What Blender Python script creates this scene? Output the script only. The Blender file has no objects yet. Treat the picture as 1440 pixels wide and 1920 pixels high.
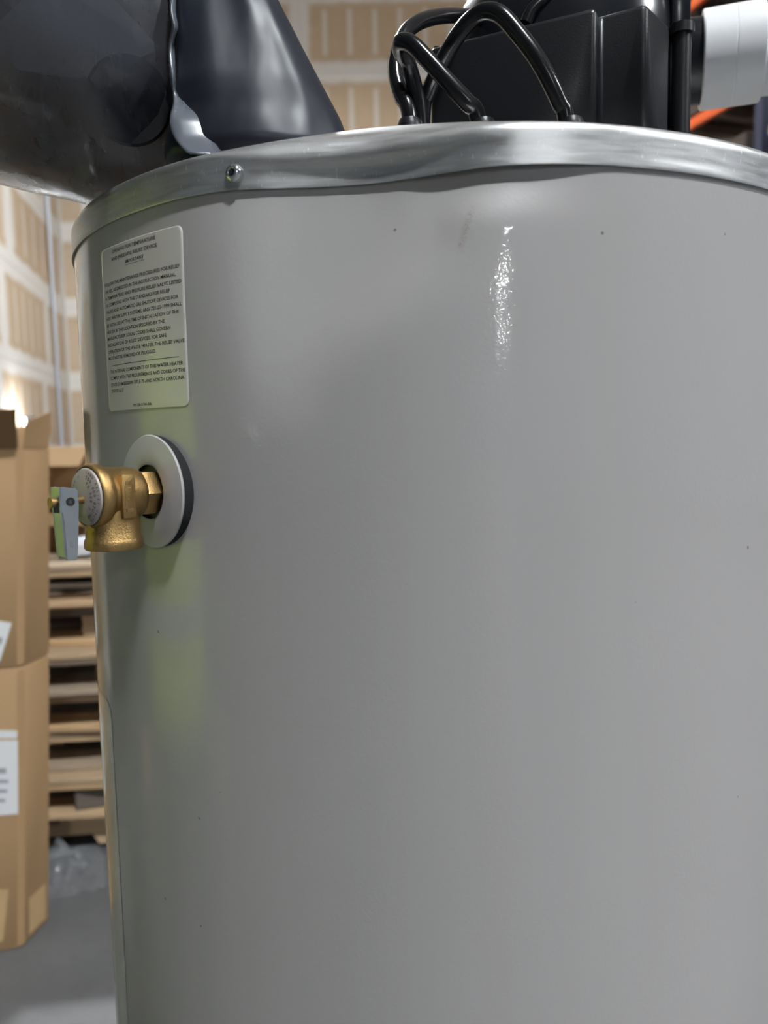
import bpy, bmesh, math, random
from mathutils import Vector, Matrix, Euler

random.seed(7)
C = bpy.context.scene.collection
sc = bpy.context.scene
PI = math.pi

# ------------------------------------------------------------------ camera
FPX, PITCH, ROLL, CZ = 1450.0, math.radians(5.5), math.radians(-1.09), 1.40
AX, AY, R = 0.048, 0.652, 0.28            # axis and outer radius of the heater


def ray(px, py):
    u, v = (px - 720) / FPX, -(py - 960) / FPX
    c, s = math.cos(ROLL), math.sin(ROLL)
    u, v = c * u - s * v, s * u + c * v
    cp, sp = math.cos(PITCH), math.sin(PITCH)
    return Vector((u, cp + v * sp, -sp + v * cp))


def ony(px, py, y):                        # point on the vertical plane at distance y
    d = ray(px, py)
    return Vector((0, 0, CZ)) + d * (y / d.y)


def onz(px, py, z):                        # point on the level plane at height z
    d = ray(px, py)
    return Vector((0, 0, CZ)) + d * ((z - CZ) / d.z)


cam_data = bpy.data.cameras.new('camera')
cam = bpy.data.objects.new('camera', cam_data)
C.objects.link(cam)
sc.camera = cam
cp, sp, cr, sr = math.cos(PITCH), math.sin(PITCH), math.cos(ROLL), math.sin(ROLL)
X0, U0, F0 = Vector((1, 0, 0)), Vector((0, sp, cp)), Vector((0, cp, -sp))
right = X0 * cr + U0 * sr
up = -X0 * sr + U0 * cr
m = Matrix((right, up, -F0)).transposed().to_4x4()
m.translation = Vector((0, 0, CZ))
cam.matrix_world = m
cam_data.sensor_fit = 'VERTICAL'
cam_data.sensor_height = 36.0
cam_data.lens = FPX / 1920 * 36.0
cam_data.clip_start = 0.01
cam_data.clip_end = 200
cam_data.dof.use_dof = True
cam_data.dof.focus_distance = 0.46
cam_data.dof.aperture_fstop = 7.5

# ------------------------------------------------------------------ world and exposure
w = bpy.data.worlds.new('world')
sc.world = w
w.use_nodes = True
w.node_tree.nodes['Background'].inputs[0].default_value = (0.9, 0.95, 1, 1)
w.node_tree.nodes['Background'].inputs[1].default_value = 0.02
sc.view_settings.view_transform = 'Standard'
sc.view_settings.look = 'None'
sc.view_settings.exposure = 0.0
sc.view_settings.gamma = 1.0
sc.view_settings.use_curve_mapping = False
LAMP_POWER = 960.0                         # strength of every high bay lens
LAMPS = [(1.75, -2.35), (8.5, -1.75), (-1.6, 7.0), (5.5, 7.0),
         (4.3, -18.5), (6.6, -28.7), (9.9, -42.9)]
LAMP_Z = 7.4


# ------------------------------------------------------------------ materials
class NT:
    def __init__(s, name):
        s.m = bpy.data.materials.new(name)
        s.m.use_nodes = True
        s.t = s.m.node_tree
        s.b = s.t.nodes['Principled BSDF']
        s.out = s.t.nodes['Material Output']
        s.co = s.t.nodes.new('ShaderNodeTexCoord')

    def n(s, kind, **kw):
        nd = s.t.nodes.new('ShaderNode' + kind)
        for k, v in kw.items():
            setattr(nd, k, v)
        return nd

    def l(s, a, b):
        s.t.links.new(a, b)

    def put(s, sock, v):
        if hasattr(v, 'is_linked') or hasattr(v, 'links'):
            s.l(v, sock)
        else:
            sock.default_value = v

    def set(s, **kw):
        for k, v in kw.items():
            s.put(s.b.inputs[k.replace('_', ' ')], v)

    def noise(s, scale, detail=3, rough=0.5, vec=None, dist=0.0):
        nd = s.n('TexNoise')
        nd.inputs['Scale'].default_value = scale
        nd.inputs['Detail'].default_value = detail
        nd.inputs['Roughness'].default_value = rough
        nd.inputs['Distortion'].default_value = dist
        s.l(vec or s.co.outputs['Object'], nd.inputs['Vector'])
        return nd.outputs['Fac']

    def mapping(s, scale=(1, 1, 1), loc=(0, 0, 0), rot=(0, 0, 0), src='Object'):
        nd = s.n('Mapping')
        nd.inputs['Scale'].default_value = scale
        nd.inputs['Location'].default_value = loc
        nd.inputs['Rotation'].default_value = rot
        s.l(s.co.outputs[src], nd.inputs['Vector'])
        return nd.outputs['Vector']

    def math(s, op, a, b=0.5, c=None, clamp=False):
        nd = s.n('Math', operation=op)
        nd.use_clamp = clamp
        s.put(nd.inputs[0], a)
        s.put(nd.inputs[1], b)
        if c is not None:
            s.put(nd.inputs[2], c)
        return nd.outputs[0]

    def mapr(s, v, a, b, lo=0.0, hi=1.0):
        nd = s.n('MapRange')
        s.put(nd.inputs[0], v)
        for i, x in enumerate((a, b, lo, hi)):
            nd.inputs[i + 1].default_value = x
        return nd.outputs[0]

    def mix(s, f, a, b):
        nd = s.n('Mix', data_type='RGBA')
        s.put(nd.inputs['Factor'], f)
        for k, v in ((6, a), (7, b)):
            if isinstance(v, tuple) and len(v) == 3:
                v = v + (1,)
            s.put(nd.inputs[k], v)
        return nd.outputs[2]

    def bump(s, h, strength=0.3, dist=0.001):
        nd = s.n('Bump')
        nd.inputs['Strength'].default_value = strength
        nd.inputs['Distance'].default_value = dist
        s.l(h, nd.inputs['Height'])
        s.l(nd.outputs[0], s.b.inputs['Normal'])
        return nd


def c4(r, g, b):
    return (r, g, b, 1)


def plain(name, col, rough=0.5, metal=0.0, var=0.12, scale=30, bump=0.0, bscale=200, **kw):
    t = NT(name)
    f = t.noise(scale)
    lo = tuple(max(0, x * (1 - var)) for x in col)
    hi = tuple(min(1, x * (1 + var)) for x in col)
    t.set(Base_Color=t.mix(f, lo, hi), Roughness=rough, Metallic=metal)
    for k, v in kw.items():
        t.b.inputs[k.replace('_', ' ')].default_value = v
    if bump:
        t.bump(t.noise(bscale, 2), bump, 0.001)
    return t.m


M = {}


def mat_jacket():
    t = NT('jacket_paint')
    sep = t.n('SeparateXYZ')
    t.l(t.co.outputs['Object'], sep.inputs[0])
    base = t.mix(t.noise(6, 3), (0.331, 0.316, 0.307), (0.351, 0.336, 0.327))
    # sparse specks of dirt
    vo = t.n('TexVoronoi')
    vo.inputs['Scale'].default_value = 42
    t.l(t.co.outputs['Object'], vo.inputs['Vector'])
    speck = t.mapr(vo.outputs['Distance'], 0.028, 0.045, 1, 0)
    pick = t.math('GREATER_THAN', t.noise(17, 1), 0.56)
    speck = t.math('MULTIPLY', speck, pick)
    base = t.mix(t.math('MULTIPLY', speck, 0.75), base, (0.10, 0.085, 0.07))
    # a brown rub mark below the dent (a stroke of its own, fixed on the sheet)
    a, b = Vector((-0.003, -0.270, 1.509)), Vector((-0.0095, -0.272, 1.489))
    d = (b - a)
    vs = t.n('VectorMath', operation='SUBTRACT')
    t.l(t.co.outputs['Object'], vs.inputs[0])
    vs.inputs[1].default_value = a
    dt = t.n('VectorMath', operation='DOT_PRODUCT')
    t.l(vs.outputs[0], dt.inputs[0])
    dt.inputs[1].default_value = d / d.length_squared
    fr = t.math('MULTIPLY', t.math('ADD', dt.outputs['Value'], 0.0, clamp=True), 1.0)
    sx = t.n('SeparateXYZ')
    t.l(vs.outputs[0], sx.inputs[0])
    dx = t.math('ABSOLUTE', t.math('SUBTRACT', sx.outputs[0], t.math('MULTIPLY', fr, d.x)))
    inz = t.math('MULTIPLY', t.mapr(sx.outputs[2], -0.024, -0.019), t.mapr(sx.outputs[2], 0.0, -0.004))
    rub = t.math('MULTIPLY', t.mapr(dx, 0.0003, 0.0022, 1, 0), inz)
    front = t.math('LESS_THAN', sep.outputs[1], 0.0)
    rub = t.math('MULTIPLY', t.math('MULTIPLY', rub, front), t.mapr(t.noise(1700, 3, 0.7), 0.47, 0.66))
    base = t.mix(t.math('MULTIPLY', rub, 0.75), base, (0.17, 0.115, 0.065))
    t.set(Base_Color=base, Roughness=0.45, Specular_IOR_Level=0.3, Coat_Weight=0.8, Coat_Roughness=0.045, Coat_IOR=1.5)
    bp = t.n('Bump')
    bp.inputs['Strength'].default_value = 0.12
    bp.inputs['Distance'].default_value = 0.0005
    t.l(t.noise(520, 1.5), bp.inputs['Height'])
    b2 = t.n('Bump')
    b2.inputs['Strength'].default_value = 0.03
    b2.inputs['Distance'].default_value = 0.004
    t.l(t.noise(1, 2, 0.4, t.mapping((14, 14, 3.0))), b2.inputs['Height'])
    t.l(b2.outputs[0], bp.inputs['Normal'])
    t.l(bp.outputs[0], t.b.inputs['Normal'])
    t.l(bp.outputs[0], t.b.inputs['Coat Normal'])
    return t.m


def mat_galv():
    t = NT('galvanized_steel')
    v = t.mapping((1, 1, 9))
    streak = t.noise(45, 5, 0.65, v)
    fine = t.noise(650, 3, 0.6, t.mapping((1, 1, 0.35)))
    col = t.mix(t.mapr(streak, 0.3, 0.7), (0.50, 0.49, 0.475), (0.63, 0.63, 0.63))
    col = t.mix(t.mapr(fine, 0.64, 0.72), col, (0.80, 0.80, 0.80))
    t.set(Base_Color=col, Metallic=0.92, Roughness=t.mapr(streak, 0.3, 0.7, 0.33, 0.46))
    t.bump(fine, 0.08, 0.0005)
    return t.m


def mat_brass():
    t = NT('cast_brass')
    f = t.noise(160, 3)
    t.set(Base_Color=t.mix(f, (0.33, 0.205, 0.075), (0.46, 0.30, 0.125)), Metallic=0.95,
          Roughness=t.mapr(f, 0.3, 0.7, 0.34, 0.48))
    t.bump(t.noise(1100, 3, 0.6), 0.45, 0.0006)
    return t.m


def mat_film(name, alpha, col, rough=0.16, spec=0.5):
    t = NT(name)
    big = t.noise(9, 4, 0.55, t.mapping((1, 1, 0.5), rot=(0.3, 0.5, 0.4)), 0.6)
    fine = t.noise(70, 4, 0.6, t.mapping((1.0, 0.4, 0.3), rot=(0.2, 0.6, 0.2)))
    t.set(Base_Color=t.mix(big, tuple(x * 0.8 for x in col), tuple(x * 1.25 for x in col)), Roughness=t.mapr(fine, 0.35, 0.7, rough, rough + 0.16),
          Alpha=alpha, Specular_IOR_Level=spec)
    bp = t.n('Bump')
    bp.inputs['Strength'].default_value = 0.16
    bp.inputs['Distance'].default_value = 0.010
    t.l(big, bp.inputs['Height'])
    b2 = t.n('Bump')
    b2.inputs['Strength'].default_value = 0.06
    b2.inputs['Distance'].default_value = 0.002
    t.l(fine, b2.inputs['Height'])
    t.l(bp.outputs[0], b2.inputs['Normal'])
    t.l(b2.outputs[0], t.b.inputs['Normal'])
    return t.m


def mat_wood(name, lo, hi):
    t = NT(name)
    oi = t.n('ObjectInfo')
    add = t.n('VectorMath', operation='ADD')
    t.l(t.mapping((3, 40, 40)), add.inputs[0])
    t.l(oi.outputs['Location'], add.inputs[1])
    f = t.noise(1.0, 4, 0.6, add.outputs[0], 0.4)
    base = t.mix(f, lo, hi)
    tint = t.mapr(oi.outputs['Random'], 0, 1, 0.62, 1.15)
    hs = t.n('HueSaturation')
    t.l(base, hs.inputs['Color'])
    t.l(tint, hs.inputs['Value'])
    t.l(t.mapr(oi.outputs['Random'], 0, 1, 0.7, 1.15), hs.inputs['Saturation'])
    t.set(Base_Color=hs.outputs[0], Roughness=0.75)
    t.bump(f, 0.25, 0.002)
    return t.m


def mat_card(name, lo, hi):
    t = NT(name)
    f = t.noise(7, 4)
    wv = t.n('TexWave')
    wv.bands_direction = 'Z'
    wv.inputs['Scale'].default_value = 55
    t.l(t.co.outputs['Object'], wv.inputs['Vector'])
    t.set(Base_Color=t.mix(f, lo, hi), Roughness=0.8)
    t.bump(wv.outputs['Fac'], 0.06, 0.001)
    return t.m


def mat_sheet(name, W, Hh):
    t = NT(name)
    sep = t.n('SeparateXYZ')
    t.l(t.co.outputs['Object'], sep.inputs[0])
    x, z = sep.outputs[0], sep.outputs[2]
    wob = t.math('MULTIPLY', t.math('SUBTRACT', t.noise(2.4, 3), 0.5), 0.16)
    ex = t.math('SUBTRACT', W / 2, t.math('ABSOLUTE', x))
    ez = t.math('SUBTRACT', Hh / 2, t.math('ABSOLUTE', z))
    e = t.math('ADD', t.math('MINIMUM', ex, ez), wob)
    mud = t.mapr(e, 0.12, 0.20, 1, 0)
    # filled rows of screws: upright stripes every 16 inches
    ph = t.math('ABSOLUTE', t.math('SUBTRACT', t.math('FRACT', t.math('ADD', t.math('DIVIDE', x, 0.406), 50.0)), 0.5))
    st = t.mapr(ph, 0.05, 0.13, 0.75, 0)
    inside = t.mapr(t.math('ADD', ez, wob), 0.22, 0.30)
    st = t.math('MULTIPLY', st, inside)
    f = t.math('MAXIMUM', mud, st)
    tan = t.mix(t.noise(3, 4), (0.43, 0.315, 0.205), (0.52, 0.395, 0.27))
    t.set(Base_Color=t.mix(f, tan, (0.66, 0.63, 0.585)), Roughness=0.85)
    return t.m


def mat_floor():
    t = NT('concrete')
    a = t.noise(1.8, 6, 0.62)
    b = t.noise(26, 5, 0.6)
    col = t.mix(t.mapr(a, 0.3, 0.7), (0.082, 0.083, 0.085), (0.148, 0.148, 0.148))
    col = t.mix(t.math('MULTIPLY', t.mapr(b, 0.52, 0.7), 0.5), col, (0.10, 0.10, 0.10))
    t.set(Base_Color=col, Roughness=t.mapr(a, 0.3, 0.7, 0.42, 0.62))
    t.bump(b, 0.15, 0.003)
    return t.m


def mat_emit(name, col, s):
    t = NT(name)
    t.set(Base_Color=c4(0.8, 0.8, 0.8), Emission_Color=c4(*col), Emission_Strength=s)
    return t.m


def mat_vest():
    t = NT('hi_vis_fabric')
    sep = t.n('SeparateXYZ')
    t.l(t.co.outputs['Object'], sep.inputs[0])
    z = sep.outputs[2]
    f = None
    for zz in (1.06, 1.22):
        k = t.mapr(t.math('ABSOLUTE', t.math('SUBTRACT', z, zz)), 0.022, 0.026, 1, 0)
        f = k if f is None else t.math('MAXIMUM', f, k)
    t.set(Base_Color=t.mix(f, (0.66, 0.88, 0.03), (0.55, 0.56, 0.56)), Roughness=0.7)
    return t.m


M['jacket'] = mat_jacket()
M['galv'] = mat_galv()
M['brass'] = mat_brass()
M['film'] = mat_film('grey_film', 0.84, (0.034, 0.036, 0.043), 0.20)
M['film_dark'] = mat_film('navy_film', 0.96, (0.013, 0.015, 0.023), 0.36, 0.32)
M['film_edge'] = mat_film('lit_crease_film', 0.9, (0.10, 0.11, 0.13), 0.16, 0.8)
M['film_clear'] = mat_film('clear_film', 0.15, (0.50, 0.52, 0.55), 0.06, 1.0)
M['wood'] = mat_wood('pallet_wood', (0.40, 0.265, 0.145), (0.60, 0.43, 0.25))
M['wood_dark'] = mat_wood('weathered_and_shaded_wood', (0.10, 0.078, 0.06), (0.22, 0.17, 0.125))  # worn boards, and inner boards with gap shade in their colour
M['card'] = mat_card('cardboard', (0.335, 0.205, 0.098), (0.385, 0.240, 0.120))
M['card_dark'] = mat_card('cardboard_brown', (0.26, 0.15, 0.07), (0.31, 0.19, 0.09))
M['tape'] = plain('paper_tape', (0.50, 0.335, 0.17), 0.55)
M['paper'] = plain('white_paper', (0.70, 0.70, 0.70), 0.6, var=0.03)
M['ink'] = plain('black_ink', (0.012, 0.012, 0.012), 0.5)
M['ink_grey'] = plain('grey_ink', (0.30, 0.30, 0.31), 0.6)
M['manual'] = plain('grey_paper', (0.34, 0.34, 0.35), 0.6)
M['label'] = plain('label_vinyl', (0.50, 0.475, 0.44), 0.30, var=0.02, Coat_Weight=0.4, Coat_Roughness=0.1)
M['label_grey'] = plain('label_film', (0.48, 0.475, 0.45), 0.25, var=0.04, Coat_Weight=0.5, Coat_Roughness=0.08)
M['plastic'] = plain('grey_plastic', (0.40, 0.39, 0.385), 0.35, var=0.04, scale=80)
M['foam'] = plain('black_foam', (0.012, 0.012, 0.013), 0.9, bump=0.8, bscale=1500)
M['black'] = plain('black_plastic', (0.009, 0.0095, 0.011), 0.36, var=0.2, bump=0.12, bscale=900, Specular_IOR_Level=0.28)
M['gloss_black'] = plain('smooth_black_plastic', (0.010, 0.011, 0.014), 0.20, var=0.2, Specular_IOR_Level=0.35)
M['rubber'] = plain('cord_rubber', (0.006, 0.006, 0.007), 0.22, Specular_IOR_Level=0.4)
M['pvc'] = plain('white_pvc', (0.78, 0.78, 0.79), 0.28, var=0.02)
M['zinc'] = plain('zinc_plate', (0.46, 0.49, 0.51), 0.30, 0.9, var=0.1, scale=90)
M['chrome'] = plain('screw_steel', (0.55, 0.56, 0.57), 0.17, 0.95)
M['alu'] = plain('aluminium_plate', (0.40, 0.35, 0.32), 0.55, 0.25)
M['steel_dark'] = plain('dark_steel', (0.10, 0.10, 0.11), 0.45, 0.6)
M['floor'] = mat_floor()
M['wall'] = plain('bare_board', (0.50, 0.47, 0.43), 0.85, var=0.08, scale=0.7)
M['wall_far'] = plain('grey_cladding', (0.36, 0.40, 0.46), 0.7, var=0.1, scale=0.4)
M['ceiling'] = plain('white_decking', (0.62, 0.62, 0.61), 0.7, var=0.06, scale=0.6)
M['sheet_back'] = mat_sheet('drywall_long', 3.66, 1.22)
M['sheet_left'] = mat_sheet('drywall_short', 2.44, 1.22)
M['conduit'] = plain('conduit_zinc', (0.42, 0.43, 0.46), 0.45, 0.5)
M['orange'] = plain('rack_orange', (0.62, 0.10, 0.02), 0.42)
M['navy'] = plain('rack_navy', (0.014, 0.018, 0.048), 0.45)
M['dark_card'] = plain('dark_carton', (0.055, 0.038, 0.028), 0.8, var=0.4, scale=6)
M['lens'] = mat_emit('lamp_lens', (0.93, 0.97, 1.0), LAMP_POWER)
M['work_lens'] = mat_emit('work_lamp_lens', (0.90, 0.96, 1.0), 160.0)
M['lamp_body'] = plain('lamp_white', (0.6, 0.6, 0.6), 0.5)
M['foam_white'] = plain('white_foam', (0.62, 0.64, 0.68), 0.7)
M['panel_dark'] = plain('dark_screen', (0.022, 0.024, 0.032), 0.3)
M['vest'] = mat_vest()
M['skin'] = plain('skin', (0.45, 0.28, 0.20), 0.55)
M['hair'] = plain('hair', (0.03, 0.022, 0.016), 0.6)
M['clothes'] = plain('dark_work_clothes', (0.05, 0.055, 0.075), 0.8)


# ------------------------------------------------------------------ mesh helpers
def obj(name, bm, mat, parent=None, smooth=True, sharp=40):
    me = bpy.data.meshes.new(name)
    bmesh.ops.recalc_face_normals(bm, faces=bm.faces)
    bm.to_mesh(me)
    bm.free()
    return meobj(name, me, mat, parent, smooth, sharp)


def meobj(name, me, mat, parent=None, smooth=True, sharp=40):
    o = bpy.data.objects.new(name, me)
    C.objects.link(o)
    if mat is not None and not me.materials:
        me.materials.append(M[mat])
    if smooth and me.polygons:
        me.polygons.foreach_set('use_smooth', [True] * len(me.polygons))
        if sharp:
            me.set_sharp_from_angle(angle=math.radians(sharp))
    if parent is not None:
        o.parent = parent
    return o


def tag(o, label, cat=None, group=None, kind=None):
    o['label'] = label
    if cat:
        o['category'] = cat
    if group:
        o['group'] = group
    if kind:
        o['kind'] = kind
    return o


def thing(name, label, cat, loc=(0, 0, 0), rz=0, group=None):
    o = bpy.data.objects.new(name, None)
    o.empty_display_size = 0.05
    C.objects.link(o)
    o.location = loc
    o.rotation_euler = (0, 0, rz)
    return tag(o, label, cat, group)


def copy_tree(o, parent=None):
    c = o.copy()
    C.objects.link(c)
    c.parent = parent
    for ch in list(o.children):
        copy_tree(ch, c)
    return c


def box(bm, lo, hi, bev=0.0, seg=1):
    ex = bool(bev)
    b2 = bmesh.new() if ex else bm
    r = bmesh.ops.create_cube(b2, size=1.0)
    for v in r['verts']:
        v.co = Vector([lo[i] + (v.co[i] + 0.5) * (hi[i] - lo[i]) for i in range(3)])
    if ex:
        bmesh.ops.bevel(b2, geom=b2.edges[:], offset=bev, segments=seg, profile=0.5, affect='EDGES')
        join(bm, b2)
    return bm


def join(bm, b2, mat=None):
    me = bpy.data.meshes.new('tmp')
    b2.to_mesh(me)
    b2.free()
    if mat is not None:
        me.transform(mat)
    bm.from_mesh(me)
    bpy.data.meshes.remove(me)


def boxbm(lo, hi, bev=0.0, seg=1):
    return box(bmesh.new(), lo, hi, bev, seg)


def lathe(prof, seg=48, close=False):
    """profile of (radius, height) turned about the local z axis"""
    bm = bmesh.new()
    rings = []
    for r, z in prof:
        if r <= 1e-6:
            rings.append([bm.verts.new((0, 0, z))])
        else:
            rings.append([bm.verts.new((r * math.cos(2 * PI * k / seg), r * math.sin(2 * PI * k / seg), z)) for k in range(seg)])
    bridge(bm, rings, close)
    return bm


def bridge(bm, rings, close=False):
    pairs = list(zip(rings, rings[1:])) + ([(rings[-1], rings[0])] if close else [])
    for a, b in pairs:
        n = max(len(a), len(b))
        for k in range(n):
            j = (k + 1) % n
            if len(a) == 1 and len(b) == 1:
                continue
            if len(a) == 1:
                bm.faces.new((a[0], b[j], b[k]))
            elif len(b) == 1:
                bm.faces.new((a[k], a[j], b[0]))
            else:
                bm.faces.new((a[k], a[j], b[j], b[k]))


def prism(poly, z0, z1, bev=0.0, seg=2):
    bm = bmesh.new()
    a = [bm.verts.new((x, y, z0)) for x, y in poly]
    b = [bm.verts.new((x, y, z1)) for x, y in poly]
    n = len(poly)
    bm.faces.new(a)
    bm.faces.new(b)
    for k in range(n):
        bm.faces.new((a[k], a[(k + 1) % n], b[(k + 1) % n], b[k]))
    bmesh.ops.recalc_face_normals(bm, faces=bm.faces)
    if bev:
        bmesh.ops.bevel(bm, geom=bm.edges[:], offset=bev, segments=seg, profile=0.5, affect='EDGES')
    return bm


def smooth_path(pts, n=10):
    out = []
    P = [pts[0]] + list(pts) + [pts[-1]]
    for i in range(1, len(P) - 2):
        p0, p1, p2, p3 = P[i - 1], P[i], P[i + 1], P[i + 2]
        for k in range(n):
            t = k / n
            out.append(0.5 * ((2 * p1) + (p2 - p0) * t + (2 * p0 - 5 * p1 + 4 * p2 - p3) * t * t + (3 * p1 - p0 - 3 * p2 + p3) * t ** 3))
    out.append(pts[-1])
    return out


def tube(path, r, seg=14, caps=True):
    bm = bmesh.new()
    rings = []
    nrm = None
    for i, p in enumerate(path):
        d = (path[min(i + 1, len(path) - 1)] - path[max(i - 1, 0)]).normalized()
        if nrm is None:
            nrm = d.orthogonal().normalized()
        else:
            nrm = (nrm - d * nrm.dot(d)).normalized()
        bn = d.cross(nrm)
        rr = r[i] if isinstance(r, (list, tuple)) else r
        rings.append([bm.verts.new(p + (nrm * math.cos(2 * PI * k / seg) + bn * math.sin(2 * PI * k / seg)) * rr) for k in range(seg)])
    bridge(bm, rings)
    if caps:
        bm.faces.new(rings[0])
        bm.faces.new(rings[-1])
    return bm


def frame(origin, ex, ey, ez):
    m = Matrix((ex, ey, ez)).transposed().to_4x4()
    m.translation = origin
    return m


def xf(bm, mat):
    bmesh.ops.transform(bm, matrix=mat, verts=bm.verts)
    return bm


def text_bm(body, size, align='LEFT', bold=0.0, depth=0.0):
    cu = bpy.data.curves.new('t', 'FONT')
    cu.body = body
    cu.size = size
    cu.align_x = align
    cu.align_y = 'CENTER'
    cu.offset = bold
    cu.extrude = depth
    cu.resolution_u = 3
    o = bpy.data.objects.new('t', cu)
    C.objects.link(o)
    dg = bpy.context.evaluated_depsgraph_get()
    dg.update()
    me = bpy.data.meshes.new_from_object(o.evaluated_get(dg))
    bpy.data.objects.remove(o)
    bpy.data.curves.remove(cu)
    bm = bmesh.new()
    bm.from_mesh(me)
    bpy.data.meshes.remove(me)
    return bm


def sstep(a, b, x):
    t = min(1, max(0, (x - a) / (b - a)))
    return t * t * (3 - 2 * t)


# ================================================================== SETTING
def struct(name, bm, mat, label, smooth=False):
    o = obj(name, bm, mat, None, smooth)
    return tag(o, label, kind='structure')


YB = 13.2
struct('floor', boxbm((-12, -48, -0.2), (16, YB + 0.2, 0)), 'floor', 'grey blotchy concrete warehouse floor')
struct('ceiling', boxbm((-12, -48, 9.76), (16, YB + 0.2, 9.95)), 'ceiling', 'white metal decking high above the warehouse')
wall_back = struct('wall_back', boxbm((-12, YB, 0), (16, YB + 0.2, 9.76)), 'wall', 'far wall of unpainted drywall with pale filled joints')
struct('wall_right', boxbm((16, -48, 0), (16.2, YB, 9.76)), 'wall_far', 'grey clad side wall beyond the racking')
struct('wall_outer', boxbm((-12.2, -48, 0), (-12, YB, 9.76)), 'wall_far', 'grey clad side wall beyond the drywall partition')
struct('wall_front', boxbm((-12, -48.2, 0), (16, -48, 9.76)), 'wall_far', 'grey clad end wall of the warehouse')

# drywall sheets on the far wall
sheet_me = None


def sheet(parent, name, w0, mat, key={}):
    if mat not in key:
        me = bpy.data.meshes.new('drywall_sheet')
        b = boxbm((-w0 / 2 + 0.004, -0.012, -0.606), (w0 / 2 - 0.004, 0, 0.606))
        b.to_mesh(me)
        b.free()
        me.materials.append(M[mat])
        key[mat] = me
    o = bpy.data.objects.new('drywall_sheet', key[mat])
    C.objects.link(o)
    o.parent = parent
    return o


for r in range(8):
    z = 0.61 + 1.22 * r
    for x0, x1 in ((-5.26, -4.88), (-4.88, -1.22), (-1.22, 2.44), (2.44, 6.10), (6.10, 9.76)):
        s = sheet(wall_back, 'drywall_sheet', 3.66, 'sheet_back')
        s.location = ((x0 + x1) / 2, YB, z)
        s.scale.x = (x1 - x0) / 3.66

# partition on the left: local x runs along the wall, local -y faces the room
WD = Vector((0.20, -0.98, 0)).normalized()           # from the far corner towards the camera
wl = boxbm((0, 0, 0), (10.2, 0.2, 9.76))
wall_left = struct('wall_left', wl, 'wall', 'unpainted drywall partition with pale filled joints, running off to the far corner')
wall_left.matrix_world = frame(Vector((-5.30, YB, 0)), WD, Vector((-0.98, -0.20, 0)).normalized(), Vector((0, 0, 1)))
# sheet joints (distance from the far corner), staggered from row to row
for r in range(8):
    z = 0.61 + 1.22 * r
    off = {2: 1.35, 1: 1.75, 3: 3.3}.get(r, 2.2 if r % 2 else 1.1)
    edges = [0.0]
    e = off
    while e < 10.2 - 0.3:
        edges.append(e)
        e += 2.44
    edges.append(10.2)
    for a, b in zip(edges, edges[1:]):
        s = sheet(wall_left, 'drywall_sheet', 2.44, 'sheet_left')
        s.location = ((a + b) / 2, 0, z)
        s.scale.x = (b - a) / 2.44
# steel conduit running up the partition
cd = tag(obj('trim_1', tube([Vector((1.05, -0.06, 0)), Vector((1.05, -0.06, 9.7))], 0.035, 12), 'conduit', None), 'grey steel conduit running up the drywall partition', kind='structure')
cd.matrix_world = wall_left.matrix_world.copy()


# ================================================================== LAMPS
def high_bay(x, y, label):
    t = thing('high_bay_light', label, 'ceiling lamp', (x, y, LAMP_Z), 0, 'high bay lamps')
    h = boxbm((-0.42, -0.19, 0.02), (0.42, 0.19, 0.09), 0.01)
    obj('housing', h, 'lamp_body', t)
    obj('lens', boxbm((-0.38, -0.15, 0), (0.38, 0.15, 0.02)), 'lens', t)
    for sx in (-0.34, 0.34):
        obj('hanger', tube([Vector((sx, 0, 0.09)), Vector((sx, 0, 9.76 - LAMP_Z))], 0.008, 8), 'steel_dark', t)


for x, y in LAMPS:
    high_bay(x, y, 'white rectangular high bay lamp hanging below the warehouse ceiling')


def work_light(loc, rz, h, label):
    t = thing('work_light', label, 'work light', loc, rz, 'lit work lights')
    obj('lamp_head', boxbm((-0.15, 0.0, h - 0.11), (0.15, 0.07, h + 0.11), 0.012), 'steel_dark', t)
    obj('lens', boxbm((-0.13, -0.008, h - 0.09), (0.13, 0.0, h + 0.09)), 'work_lens', t)
    obj('pole', tube([Vector((0, 0.035, 0.5)), Vector((0, 0.035, h - 0.11))], 0.016, 10), 'steel_dark', t)
    for k in range(3):
        a = 2 * PI * k / 3
        obj('leg', tube([Vector((0, 0.035, 0.65)), Vector((0.35 * math.cos(a), 0.035 + 0.35 * math.sin(a), 0.012))], 0.012, 8), 'steel_dark', t)
    return t


work_light((-5.6, -3.3, 0), math.radians(118 + 180 - 63), 1.66, 'black tripod work light shining across the floor behind the photographer')


# ================================================================== WATER HEATER
heater = thing('water_heater', 'tall grey cylindrical water heater with a dented galvanized top rim', 'water heater', (AX, AY, 0))
DENT = [(-34, 0.0), (-29, 1.6), (-26.2, 4.2), (-21.6, 12.3), (-19.5, 16.2), (-17.2, 19.0), (-12.8, 22.3), (-8.8, 20.5),
        (-4.7, 15.1), (-0.9, 8.7), (1.7, 3.8), (5.2, 2.0), (8.6, 0.4), (11, 0.0)]


def dent(th):                              # how far the rim is pushed in (m) at angle th (deg, 0 = towards the camera)
    if th <= DENT[0][0] or th >= DENT[-1][0]:
        return 0.0
    for (a, u), (b, v) in zip(DENT, DENT[1:]):
        if a <= th <= b:
            return (u + (v - u) * sstep(a, b, th) * 0.4 + (v - u) * (th - a) / (b - a) * 0.6 - (v - u) * 0.0) * 1e-3
    return 0.0


def dent_s(th):
    return sum(dent(th + d) for d in (-2, -1, 0, 1, 2)) / 5


def pol(th, r, z):
    a = math.radians(th)
    return Vector((r * math.sin(a), -r * math.cos(a), z))


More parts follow.
